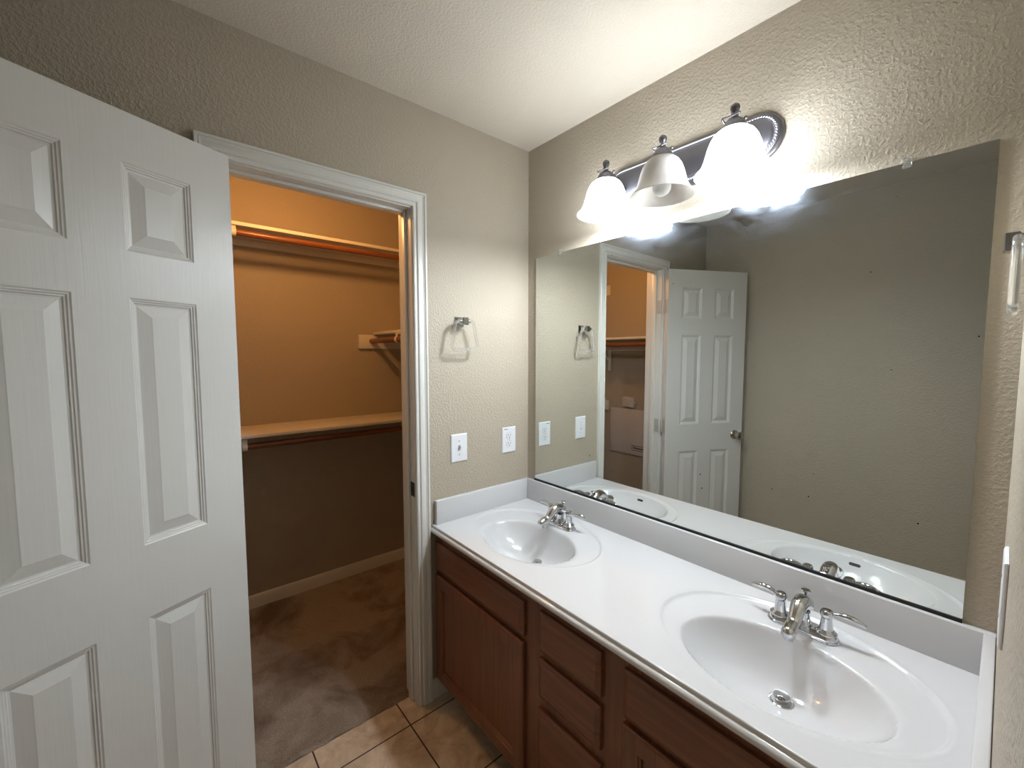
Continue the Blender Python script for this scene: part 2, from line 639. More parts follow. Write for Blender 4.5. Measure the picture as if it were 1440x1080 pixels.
def baseboard(name, p0, p1, nrm, h=0.076, t=0.012):
    """moulded baseboard from p0 to p1 on a wall whose outward normal is nrm"""
    prof = [(0, 0), (t, 0), (t, h - 0.022), (t - 0.002, h - 0.016), (t - 0.003, h - 0.010), (t - 0.006, h - 0.004), (0.003, h), (0, h)]
    n = Vector((nrm[0], nrm[1], 0))
    bm = bmesh.new()
    add_loops(bm, [[(p[0] + n.x * a, p[1] + n.y * a, b) for a, b in prof] for p in (p0, p1)])
    return struct(finish(name, bm, M['white'], angle=30))


baseboard('baseboard_closet_back', (CX, CL), (CX, 0.008), (1, 0), 0.086)
baseboard('baseboard_closet_left', (CX + 0.013, CL), (-0.112, CL), (0, 1), 0.086)
baseboard('baseboard_closet_right', (CX + 0.013, 0.008), (-0.112, 0.008), (0, -1), 0.086)
baseboard('baseboard_back', (0, -0.5545), (0, -0.45), (1, 0), 0.082)
baseboard('baseboard_left', (0.014, -W), (2.8, -W), (0, 1), 0.082)
baseboard('baseboard_corner', (0, -W), (0, -1.287), (1, 0), 0.082)

# ------------------------------------------------------------------ the open door
DW, DT, DH0, DH1 = 0.602, 0.035, 0.012, 2.0415
dn = Vector((0.88753, 0.46075, 0))
dd = Vector((0.46075, -0.88753, 0))
door_us = [0, 0.105, 0.252, 0.353, 0.500, DW]
door_zs = [DH0, 0.235, 0.820, 1.005, 1.611, 1.7205, 1.925, DH1]
PANEL = [(0, 0), (0.003, 0.0022), (0.006, 0.0028), (0.008, 0.0050), (0.011, 0.0056), (0.013, 0.0085), (0.017, 0.0092), (0.0425, 0.0016), (0.0445, 0.0008)]


def door_leaf(name):
    bm = bmesh.new()
    for side in (0, 1):
        y0 = 0.0 if side == 0 else -DT
        s = -1.0 if side == 0 else 1.0
        cache = {}

        def V(u, z):
            key = (round(u, 5), round(z, 5))
            if key not in cache:
                cache[key] = bm.verts.new((u, y0, z))
            return cache[key]
        for i in range(5):
            for j in range(7):
                c = [V(door_us[i], door_zs[j]), V(door_us[i + 1], door_zs[j]), V(door_us[i + 1], door_zs[j + 1]), V(door_us[i], door_zs[j + 1])]
                if i in (1, 3) and j in (1, 3, 5):
                    prev = c
                    for off, dep in PANEL[1:]:
                        cur = [bm.verts.new((u, y0 + s * dep, z)) for u, z in rect_loop(door_us[i] + off, door_us[i + 1] - off, door_zs[j] + off, door_zs[j + 1] - off)]
                        for a in range(4):
                            b = (a + 1) % 4
                            bm.faces.new((prev[a], prev[b], cur[b], cur[a]))
                        prev = cur
                    bm.faces.new(prev)
                else:
                    bm.faces.new(c)
        if side == 0:
            front = dict(cache)
        else:
            back = dict(cache)
    peri = [(u, DH0) for u in door_us] + [(DW, z) for z in door_zs[1:]] + [(u, DH1) for u in reversed(door_us[:-1])] + [(0, z) for z in reversed(door_zs[1:-1])]
    K = lambda p: (round(p[0], 5), round(p[1], 5))
    for a, b in zip(peri, peri[1:] + peri[:1]):
        bm.faces.new((front[K(a)], front[K(b)], back[K(b)], back[K(a)]))
    return finish(name, bm, M['doorw'])


door = door_leaf('door_1')
# local u -> dd, local y -> dn
door.matrix_world = Matrix(((dd.x, dn.x, 0, 0.05644), (dd.y, dn.y, 0, -1.2081), (0, 0, 1, 0), (0, 0, 0, 1)))
struct(door, 'white six-panel closet door standing open at the left', 'door')
# knobs (both faces) and latch
for sgn, y0 in ((1, 0.0), (-1, -DT)):
    prof = [(0.031, 0.0), (0.031, 0.003), (0.026, 0.008), (0.012, 0.011), (0.0105, 0.030), (0.015, 0.036), (0.025, 0.043), (0.0275, 0.052), (0.025, 0.060), (0.017, 0.065), (0.004, 0.0665)]
    bm = bmesh.new()
    loops = [[(0.5425 + r * math.cos(2 * PI * q / 32), y0 + sgn * h, 0.919 + r * math.sin(2 * PI * q / 32)) for q in range(32)] for r, h in prof]
    add_loops(bm, loops)
    kb = finish('door_knob', bm, M['nickel'], door, angle=35)
    kb['label'] = 'satin metal door knob'
box('latch_plate', (DW - 0.0005, -0.030, 0.89), (DW + 0.001, -0.005, 0.948), M['nickel'], door)
for zc in (0.262, 0.995, 1.80):
    hp = box('hinge', (-0.0018, -DT, zc - 0.045), (0.0004, -0.003, zc + 0.045), M['hinge'], door, 0.0006, 1)
    bm = bmesh.new()
    add_lathe(bm, [(0.002, -0.05), (0.0045, -0.047), (0.0055, -0.045), (0.0055, 0.045), (0.0045, 0.047), (0.002, 0.05)], (-0.007, -DT - 0.002, zc), 14)
    kn = finish('hinge_knuckle', bm, M['hinge'], hp, angle=40)
# hinge leaves let into the jamb
for zc in (0.262, 0.995, 1.80):
    hl = box('hinge_leaf', (-0.034, J0 - 0.0003, zc - 0.045), (-0.001, J0 + 0.0022, zc + 0.045), M['hinge'], jamb, 0.0006, 1)
    bm = bmesh.new()
    for dz in (-0.03, 0, 0.03):
        add_lathe(bm, [(0.0028, 0.0), (0.0028, 0.0008), (0.0012, 0.0010)], (-0.017 + (0.006 if dz == 0 else 0), J0 + 0.0022, zc + dz), 10, axis='Y')
    for v_ in bm.verts:
        v_.co.y = J0 + 0.0022 + abs(v_.co.y - (J0 + 0.0022))
    finish('screw', bm, M['screw'], hl)


# ------------------------------------------------------------------ vanity cabinet
def panel_front(bm, x0, x1, z0, z1, y, t, loops):
    """slab whose front (facing -Y at y) carries concentric mouldings; loops = (inset, depth)"""
    rings = []
    rings.append([(x, y + t, z) for x, z in rect_loop(x0, x1, z0, z1)])
    for off, dep in loops:
        rings.append([(x, y + dep, z) for x, z in rect_loop(x0 + off, x1 - off, z0 + off, z1 - off)])
    add_loops(bm, rings)


DRAWER = [(0, 0.0075), (0.001, 0.006), (0.0125, 0.0008), (0.0145, 0.0), (0.016, 0.0)]
CDOOR = [(0, 0.006), (0.002, 0.003), (0.006, 0.0005), (0.008, 0.0), (0.047, 0.0), (0.0485, 0.0035), (0.0520, 0.0050), (0.0535, 0.0050), (0.0555, 0.0125), (0.060, 0.0130)]
vc = empty('vanity_cabinet', (0.77, -0.26, 0))
tag(vc, 'reddish brown wooden vanity cabinet with drawers under the white countertop', 'cabinet')
YF = -0.520
bm = bmesh.new()
zt = ZC - 0.032
add_box(bm, (0.004, YF + 0.02, 0.085), (0.020, -0.002, zt))
add_box(bm, (1.515, YF + 0.02, 0.085), (1.531, -0.002, zt))
add_box(bm, (0.020, YF + 0.02, 0.085), (1.515, -0.002, 0.10))
add_box(bm, (0.020, -0.012, 0.10), (1.515, -0.002, zt))
add_box(bm, (0.585, YF + 0.02, 0.10), (0.60, -0.012, zt - 0.2))
add_box(bm, (0.885, YF + 0.02, 0.10), (0.90, -0.012, zt - 0.2))
reparent(vc, finish('carcass', bm, M['cab']))
# face frame: stiles and rails in one moulded frame
bm = bmesh.new()
xs = [0.002, 0.045, 0.545, 0.660, 0.858, 0.968, 1.478, 1.533]
for a, b in ((0, 1), (2, 3), (4, 5), (6, 7)):
    add_box(bm, (xs[a], YF, 0.075), (xs[b], YF + 0.02, zt), 0.0008, 1)
for a, b in ((1, 2), (3, 4), (5, 6)):
    for z0, z1 in ((0.075, 0.115), (0.542, 0.590), (0.680, zt)) if a != 3 else ((0.075, 0.115), (0.370, 0.435), (0.538, 0.582), (0.684, zt)):
        add_box(bm, (xs[a], YF, z0), (xs[b], YF + 0.02, z1), 0.0008, 1)
reparent(vc, finish('face_frame', bm, M['cab']))
reparent(vc, box('toe_kick', (0.004, -0.435, 0.0), (1.531, -0.42, 0.085), M['cab']))
YD = YF - 0.018
for (x0, x1, z0, z1, nm) in [(0.011, 0.570, 0.576, 0.693, 'false_drawer'), (0.641, 0.876, 0.571, 0.698, 'drawer'), (0.641, 0.876, 0.424, 0.548, 'drawer'),
                             (0.638, 0.879, 0.090, 0.384, 'drawer'), (0.946, 1.501, 0.571, 0.698, 'false_drawer')]:
    bm = bmesh.new()
    panel_front(bm, x0, x1, z0, z1, YD, 0.0175, DRAWER)
    o = finish('drawer_front', bm, M['cabh'])
    reparent(vc, o)
for x0, x1 in ((0.011, 0.570), (0.946, 1.501)):
    bm = bmesh.new()
    panel_front(bm, x0, x1, 0.092, 0.555, YD, 0.0175, CDOOR)
    o = finish('cabinet_door', bm, M['cab'])
    reparent(vc, o)

# ------------------------------------------------------------------ countertop with integral bowls
BOWLS = [dict(c=(0.355, -0.325), a=0.212, b=0.152, d=(0.350, -0.262), oc=(0.335, -0.275), oa=0.298, ob=0.216),
         dict(c=(1.210, -0.329), a=0.212, b=0.153, d=(1.209, -0.262), oc=(1.205, -0.275), oa=0.287, ob=0.216)]
DEPTH = 0.122


def smooth(x):
    x = np.clip(x, 0, 1)
    return x * x * (3 - 2 * x)


def top_height(X, Y):
    Z = np.zeros_like(X)
    for b in BOWLS:
        # shallow dish inside the outer oval: crisp crease at the back, fading to the front
        eo = np.sqrt(((X - b['oc'][0]) / b['oa']) ** 2 + ((Y - b['oc'][1]) / b['ob']) ** 2)
        fade = smooth((Y + 0.50) / 0.22)
        Z -= 0.0056 * fade * smooth((1.0 - eo) / 0.030)
        ring = np.exp(-((eo - 1.012) / 0.014) ** 2)
        Z += 0.0012 * fade * ring
        # bowl: ellipses whose centre drifts to the drain
        lo, hi = np.zeros_like(X), np.ones_like(X) * 1.2
        for _ in range(26):
            t = 0.5 * (lo + hi)
            cx = b['d'][0] + (b['c'][0] - b['d'][0]) * t
            cy = b['d'][1] + (b['c'][1] - b['d'][1]) * t
            inside = ((X - cx) / (b['a'] * t + 1e-6)) ** 2 + ((Y - cy) / (b['b'] * t + 1e-6)) ** 2 < 1
            hi = np.where(inside, t, hi)
            lo = np.where(inside, lo, t)
        t = 0.5 * (lo + hi)
        q = np.clip(t, 0, 1)
        dep = DEPTH * (1 - q ** 2.6) ** 0.92 * 0.965 + 0.035 * DEPTH * (1 - q)
        # soften the lip
        lip = 0.004 * np.exp(-((t - 1.0) / 0.045) ** 2)
        Z -= np.where(t < 1, dep, 0) + lip * np.where(t < 1, 0.5, 1.0) * 0.6
    return Z


ct = empty('vanity_countertop', (0.77, -0.26, ZC))
tag(ct, 'white cultured marble countertop with two oval basins below the mirror', 'countertop')
nx, ny = 400, 142
xs_ = np.linspace(0.002, L - 0.002, nx + 1)
ys_ = np.linspace(-0.538, -0.003, ny + 1)
XX, YY = np.meshgrid(xs_, ys_, indexing='ij')
ZZ = ZC + top_height(XX, YY)
verts = np.stack([XX.ravel(), YY.ravel(), ZZ.ravel()], 1).tolist()
faces = []
for i in range(nx):
    for j in range(ny):
        a = i * (ny + 1) + j
        faces.append((a, a + ny + 1, a + ny + 2, a + 1))
# front edge profile: small lip, cove, then a round nose
edge = [(-0.5400, 0.0006), (-0.5420, 0.0002), (-0.5432, -0.0015), (-0.5436, -0.0050), (-0.5432, -0.0085), (-0.5440, -0.0100)]
for q in range(9):
    a = math.radians(80 - 20 * q)
    edge.append((-0.5440 - 0.0100 * math.cos(a), -0.0205 + 0.0105 * math.sin(a)))
edge += [(-0.530, -0.0312), (-0.500, -0.0312)]
base = len(verts)
row0 = [i * (ny + 1) for i in range(nx + 1)]
prev = row0
for (y, dz) in edge:
    cur = []
    for i in range(nx + 1):
        cur.append(len(verts))
        verts.append((float(xs_[i]), y, ZC + dz))
    for i in range(nx):
        faces.append((prev[i], cur[i], cur[i + 1], prev[i + 1]))
    prev = cur
# end caps of the front nose
for i in (0, nx):
    ring = [row0[i]] + [base + q * (nx + 1) + i for q in range(len(edge))]
    faces.append(tuple(ring if i == 0 else reversed(ring)))
me = bpy.data.meshes.new('basin_top')
me.from_pydata(verts, [], faces)
me.update()
me.polygons.foreach_set('use_smooth', [True] * len(me.polygons))
try:
    me.set_sharp_from_angle(angle=math.radians(50))
except Exception:
    pass
top = link('basin_top', me, M['marble'])
reparent(ct, top)
# splashes
bs = box('backsplash', (0.0, -0.0200, ZC - 0.004), (L, -0.0005, ZBS), M['marble'], None, 0.0025, 3)
sl = box('side_splash', (0.0005, -0.530, ZC - 0.003), (0.0200, -0.0200, ZBS), M['marble'], None, 0.0025, 3)
bm = bmesh.new()
add_box(bm, (-0.0200, -0.530, ZC - 0.003), (-0.0010, -0.0200, ZBS), 0.0025, 3)
for v_ in bm.verts:
    v_.co.x += L - k * v_.co.y
sr = finish('side_splash', bm, M['marble'], None, angle=40)
reparent(ct, bs, sl, sr)
for b in BOWLS:
    dx, dy = b['d']
    dz = ZC + float(top_height(np.array([dx]), np.array([dy]))[0])
    fl = lathe('drain', [(0.0265, -0.001), (0.0270, 0.0012), (0.0245, 0.0030), (0.0215, 0.0028), (0.0205, -0.004)], (dx, dy, dz), M['chrome'], None, 36)
    fl['label'] = 'chrome drain with pop-up stopper'
    reparent(ct, fl)
    bm = bmesh.new()
    add_lathe(bm, [(0.013, 0.0), (0.013, 0.008), (0.0175, 0.0100), (0.0185, 0.0125), (0.0165, 0.0150), (0.006, 0.0165), (0.0005, 0.0167)], (dx, dy, dz), 36)
    sp = finish('stopper', bm, M['chrome'], fl, angle=40)
    sp.matrix_parent_inverse = Matrix.Identity(4)
    sp.matrix_world = Matrix.Identity(4)
    # overflow slot in the front wall of the bowl
    ox, oy = b['c'][0], b['c'][1] - b['b'] + 0.016
    e_ = 0.002
    h0 = float(top_height(np.array([ox]), np.array([oy]))[0])
    h1 = float(top_height(np.array([ox]), np.array([oy + e_]))[0])
    slope = (h1 - h0) / e_
    ny_ = Vector((0, -slope, 1)).normalized()
    ty = Vector((0, 1, slope)).normalized()
    cc = Vector((ox, oy, ZC + h0)) + ny_ * 0.0004
    bm = bmesh.new()
    ring = []
    for q in range(28):
        a = 2 * PI * q / 28
        px = 0.011 * (1 if math.cos(a) > 0 else -1) + 0.0055 * math.cos(a)
        ring.append(cc + Vector((px, 0, 0)) + ty * (0.0055 * math.sin(a)))
    add_loops(bm, [[p - ny_ * 0.003 for p in ring], ring])
    of = finish('overflow_slot', bm, M['dark'])
    reparent(ct, of)


# ------------------------------------------------------------------ faucets
def faucet(name, cx, cy, z0):
    t = empty(name, (cx, cy, z0))
    # base plate: stadium with stepped edge
    def stad(rx, ry, z):
        pts = []
        for q in range(40):
            a = 2 * PI * q / 40
            pts.append(((rx - ry) * (1 if math.cos(a) > 0 else -1) * (1 if abs(math.cos(a)) > 1e-6 else 0) + ry * math.cos(a), ry * math.sin(a), z))
        return pts
    bm = bmesh.new()
    add_loops(bm, [stad(0.0790, 0.0285, 0.0), stad(0.0800, 0.0290, 0.002), stad(0.0785, 0.0280, 0.005), stad(0.0765, 0.0262, 0.0055), stad(0.0755, 0.0252, 0.012), stad(0.0725, 0.0220, 0.0165), stad(0.066, 0.0165, 0.0175)])
    finish('base_plate', bm, M['chrome'], t, angle=35)
    # spout: rises from the centre and reaches over the bowl
    bm = bmesh.new()
    add_lathe(bm, [(0.0215, 0.015), (0.0215, 0.019), (0.0185, 0.023), (0.0165, 0.036), (0.0165, 0.050)], (0, 0.002, 0), 24)
    path, rad = [], []
    for q in range(15):
        s = q / 14
        y = 0.014 - 0.122 * s
        z = 0.052 + 0.026 * math.sin(PI * min(1, s * 1.25 + 0.14)) - 0.030 * max(0, s - 0.45) ** 1.2
        path.append((0, y, z))
        rad.append(0.0135 + 0.0095 * (1 - s) ** 1.5 * (1 if s > 0.08 else 0.75) + 0.0020 * (s > 0.85))
    add_tube(bm, path, rad, 20)
    tip = Vector(path[-1])
    add_sphere(bm, tip + Vector((0, -0.001, -0.001)), 0.0165, 18, 12, (1, 0.92, 1.0))
    add_lathe(bm, [(0.0105, -0.0185), (0.0112, -0.0175), (0.0120, -0.004), (0.010, 0.004)], (tip.x, tip.y + 0.001, tip.z), 20)
    finish('spout', bm, M['chrome'], t, angle=60)
    # lift rod behind the spout
    bm = bmesh.new()
    add_lathe(bm, [(0.0028, 0.04), (0.0028, 0.088), (0.0035, 0.090), (0.0105, 0.0945), (0.0115, 0.0965), (0.0095, 0.0985), (0.001, 0.0992)], (0, 0.019, 0), 20)
    finish('lift_rod', bm, M['chrome'], t, angle=40)
    for sg in (-1, 1):
        bm = bmesh.new()
        add_lathe(bm, [(0.0235, 0.0165), (0.0235, 0.0195), (0.0205, 0.0225), (0.0150, 0.028), (0.0125, 0.045), (0.0115, 0.056), (0.0130, 0.058),
                       (0.0150, 0.062), (0.0150, 0.069), (0.0115, 0.0755), (0.006, 0.078), (0.0005, 0.0785)], (sg * 0.0510, 0, 0), 28)
        h = finish('handle', bm, M['chrome'], t, angle=35)
        bm = bmesh.new()
        P, R = [], []
        for q in range(12):
            s = q / 11
            P.append((sg * (0.058 + 0.068 * s), 0.002 + 0.010 * s, 0.0655 + 0.010 * s - 0.012 * s * s + 0.004 * math.sin(PI * s)))
            R.append(0.0040 + 0.0036 * math.sin(PI * s ** 1.2) * (1 if q < 11 else 0.6))
        add_tube(bm, P, R, 14)
        lv = finish('lever', bm, M['chrome'], h, angle=60)
    return t


def deck(x, y):
    return ZC + float(top_height(np.array([x]), np.array([y]))[0])


f1 = faucet('faucet', 0.340, -0.125, deck(0.340, -0.125))
tag(f1, 'chrome two-handle faucet at the far basin nearest the doorway', 'faucet')
f2 = faucet('faucet', 1.208, -0.122, deck(1.208, -0.122))
tag(f2, 'chrome two-handle faucet at the near basin on the right', 'faucet')

# ------------------------------------------------------------------ mirror
mi = empty('wall_mirror', (0.77, 0, 0.873))
tag(mi, 'large frameless wall mirror above the white countertop', 'mirror')
X0, X1, Z0, Z1 = 0.0608, 1.4829, 0.8737, 1.9301
bm = bmesh.new()
add_box(bm, (X0, -0.006, Z0), (X1, -0.0005, Z1))
gl = finish('mirror_glass', bm, [M['mirror'], M['mirroredge']])
for p in gl.data.polygons:
    p.material_index = 0 if p.normal.y < -0.9 else 1
reparent(mi, gl)
reparent(mi, box('bottom_channel', (X0 - 0.004, -0.0095, ZBS), (X1, -0.0002, Z0 + 0.0005), M['black'], None))
for cx in (0.213, 1.340):
    cl = box('mirror_clip', (cx - 0.008, -0.0115, Z1 - 0.012), (cx + 0.008, -0.0003, Z1 + 0.010), M['clip'], None, 0.002, 2)
    reparent(mi, cl)
    bm = bmesh.new()
    add_lathe(bm, [(0.003, 0.0), (0.003, 0.0015), (0.001, 0.002)], (cx, -0.0115, Z1 + 0.005), 12, axis='-Y')
    sc = finish('screw', bm, M['screw'], cl)
    sc.matrix_parent_inverse = Matrix.Identity(4)

# ------------------------------------------------------------------ vanity light
vl = empty('vanity_light', (0.776, 0, 2.11))
tag(vl, 'three-lamp vanity light bar with bell glass shades above the mirror', 'light fixture')
PC, PZ, PR, PL = 0.776, 2.110, 0.0720, 0.3040


def stadium(off, n=24):
    """points of the plate outline, pulled in by off; x-z plane"""
    r = PR - off
    sx = PL - PR
    pts = []
    for q in range(n + 1):
        a = -PI / 2 + PI * q / n
        pts.append((PC + sx + r * math.cos(a), PZ + r * math.sin(a)))
    for q in range(n + 1):
        a = PI / 2 + PI * q / n
        pts.append((PC - sx + r * math.cos(a), PZ + r * math.sin(a)))
    return pts


bm = bmesh.new()
add_loops(bm, [[(x, -y, z) for x, z in stadium(o)] for o, y in
               [(0, 0.0005), (0, 0.006), (0.002, 0.009), (0.005, 0.010), (0.006, 0.014), (0.010, 0.018), (0.014, 0.019), (0.0195, 0.0175), (0.021, 0.0185), (0.026, 0.0225), (0.032, 0.024)]])
pl = finish('back_plate', bm, M['bronze'], None, angle=30)
reparent(vl, pl)
# rope moulding
path = [(x, z) for x, z in stadium(0.0170, 40)]
P = [Vector((x, -0.0195, z)) for x, z in path]
P.append(P[0])
seg = [0.0]
for a, b in zip(P[:-1], P[1:]):
    seg.append(seg[-1] + (b - a).length)
nb = 170
bm = bmesh.new()
for q in range(nb):
    s = seg[-1] * q / nb
    i = max(j for j in range(len(seg)) if seg[j] <= s + 1e-9)
    i = min(i, len(P) - 2)
    f = (s - seg[i]) / max(1e-9, seg[i + 1] - seg[i])
    c = P[i].lerp(P[i + 1], f)
    tg = (P[i + 1] - P[i])
    if tg.length < 1e-9:
        tg = P[i] - P[i - 1]
    ang = math.atan2(tg.z, tg.x)
    rot = Matrix.Rotation(-(ang + 0.75), 4, 'Y')
    add_sphere(bm, c, 0.0036, 8, 6, (1.75, 0.9, 0.62), rot)
rp = finish('rope_trim', bm, M['rope'], None, smooth=True)
reparent(vl, rp)

BELL = [(0.0290, 2.0980), (0.0395, 2.0952), (0.0510, 2.0860), (0.0600, 2.0720), (0.0665, 2.0550), (0.0712, 2.0370), (0.0758, 2.0190), (0.0820, 2.0035), (0.0900, 1.9915), (0.0975, 1.9845), (0.0998, 1.9815)]
for li, lx in enumerate(LX):
    lit = li != 1
    # arm: from the plate out to the lamp holder
    pts = []
    for q in range(13):
        s = q / 12
        pts.append((lx, -0.022 - (abs(LY) - 0.022) * s, 2.085 + 0.052 * math.sin(PI * 0.55 * s) - 0.010 * s * s))
    arm = tube('lamp_arm', pts, 0.0065, M['bronze'], None, 12)
    reparent(vl, arm)
    hd = lathe('lamp_holder', [(0.0325, 2.0900), (0.0345, 2.0950), (0.0335, 2.1020), (0.0290, 2.1120), (0.0225, 2.1210), (0.0150, 2.1270), (0.0095, 2.1310), (0.0085, 2.1400), (0.0100, 2.1420),
                               (0.0080, 2.1450), (0.0105, 2.1500), (0.0125, 2.1565), (0.0110, 2.1630), (0.0060, 2.1670), (0.0005, 2.1680)], (lx, LY, 0), M['bronze'], None, 28)
    reparent(vl, hd)
    # twisted collar with a scroll end at the finial
    bm = bmesh.new()
    cp = []
    for q in range(34):
        a = -0.30 * PI + 1.60 * PI * q / 33
        rr = 0.020 + 0.006 * (q / 33)
        cp.append((lx - rr * 1.25 * math.sin(a) - 0.004, LY - rr * math.cos(a), 2.1345 - 0.007 * math.cos(2 * a) - 0.006 * (1 - math.cos(a))))
    add_tube(bm, cp, [0.0026 + 0.0007 * math.sin(q * 2.1) for q in range(34)], 8)
    add_sphere(bm, cp[-1], 0.0048, 10, 8)
    add_sphere(bm, cp[0], 0.0040, 10, 8)
    cr = finish('scroll_collar', bm, M['collar'], None, angle=60)
    reparent(vl, cr)
    # bell shade: a thin shell
    inner = [(r - 0.0028, z + (0.0006 if i_ > 8 else -0.0026)) for i_, (r, z) in enumerate(BELL)]
    prof = BELL + [(BELL[-1][0] - 0.0012, BELL[-1][1] - 0.0012)] + list(reversed(inner))
    sh = lathe('lamp_shade', prof, (lx, LY, 0), M['lit'] if lit else M['opal'], None, 48, cap0=False, cap1=False)
    sh['label'] = 'glowing white bell glass shade' if lit else 'unlit alabaster bell glass shade'
    reparent(vl, sh)
    # bulb: glass globe below, white collar up in the holder
    gl_ = [(0.0005, 1.9820), (0.0120, 1.9838), (0.0215, 1.9900), (0.0275, 2.0000), (0.0290, 2.0110), (0.0265, 2.0240), (0.0205, 2.0370)]
    bu = lathe('light_bulb', gl_ + [(0.0150, 2.0530), (0.0140, 2.0900)] if not lit else gl_, (lx, LY, 0), M['bulb'] if not lit else M['litbulb'], None, 28)
    bu['label'] = 'white bulb that is switched off' if not lit else 'glowing white bulb'
    reparent(vl, bu)
    if lit:
        nk = lathe('bulb_collar', [(0.0205, 2.0370), (0.0150, 2.0530), (0.0140, 2.0900)], (lx, LY, 0), M['bulb'], None, 28)
        reparent(vl, nk)


# ------------------------------------------------------------------ towel rings
def towel_ring(name, label, origin, nrm, tang, post, hgt=0.118, tip=None):
    """origin: mount centre on the wall; nrm into the room; tang along the wall"""
    t = empty(name, origin)
    tag(t, label, 'towel ring', 'clear towel rings')
    n, a, z = Vector(nrm), Vector(tang), Vector((0, 0, 1))

    tip = tip or post + 0.010

    def mp(u, h, d):
        return a * u + z * h + n * d
    # square mount with post
    bm = bmesh.new()
    add_loops(bm, [[mp(u * s, h * s * 1.0, d) for u, h in ((-1, -1), (1, -1), (1, 1), (-1, 1))] for s, d in ((0.021, 0.0004), (0.021, 0.004), (0.0185, 0.0075))])
    add_loops(bm, [[mp(u * s, h * s * 1.05, d) for u, h in ((-1, -1), (1, -1), (1, 1), (-1, 1))] for s, d in ((0.0125, 0.007), (0.0115, tip - 0.020), (0.0145, tip - 0.018), (0.0145, tip - 0.002), (0.012, tip))])
    finish('mount', bm, M['chrome'], t)
    bm = bmesh.new()
    add_tube(bm, [mp(-0.026, 0.0, post), mp(0.026, 0.0, post)], 0.0085, 14)
    finish('ring_socket', bm, M['chrome'], t, angle=50)
    # trapezoid ring with rounded corners
    corners = [(-0.042, 0.003), (0.042, 0.003), (0.068, -hgt), (-0.068, -hgt)]
    rc = [0.022, 0.022, 0.026, 0.026]
    pts = []
    for i in range(4):
        p0, p1, p2 = Vector(corners[i - 1]), Vector(corners[i]), Vector(corners[(i + 1) % 4])
        d0, d1 = (p0 - p1).normalized(), (p2 - p1).normalized()
        s, e = p1 + d0 * rc[i], p1 + d1 * rc[i]
        for q in range(9):
            f = q / 8
            m_ = s * (1 - f) ** 2 + p1 * 2 * f * (1 - f) + e * f ** 2
            pts.append(mp(m_.x, m_.y, post + 0.004 * 0))
    bm = bmesh.new()
    add_tube(bm, pts, 0.0062, 12, closed=True)
    rg = finish('ring', bm, M['acrylic'], t, angle=60)
    rg['label'] = 'clear acrylic trapezoid ring'
    return t


towel_ring('towel_ring', 'clear towel ring with chrome mount on the wall beside the closet doorway', (0, -0.400, 1.617), (1, 0, 0), (0, 1, 0), 0.046)
yr = -0.25
towel_ring('towel_ring', 'clear towel ring seen edge-on on the side wall right of the mirror', (L - k * yr, yr, 1.668), (-1, 0, 0), (0, -1, 0), 0.0165, 0.118, 0.0325)


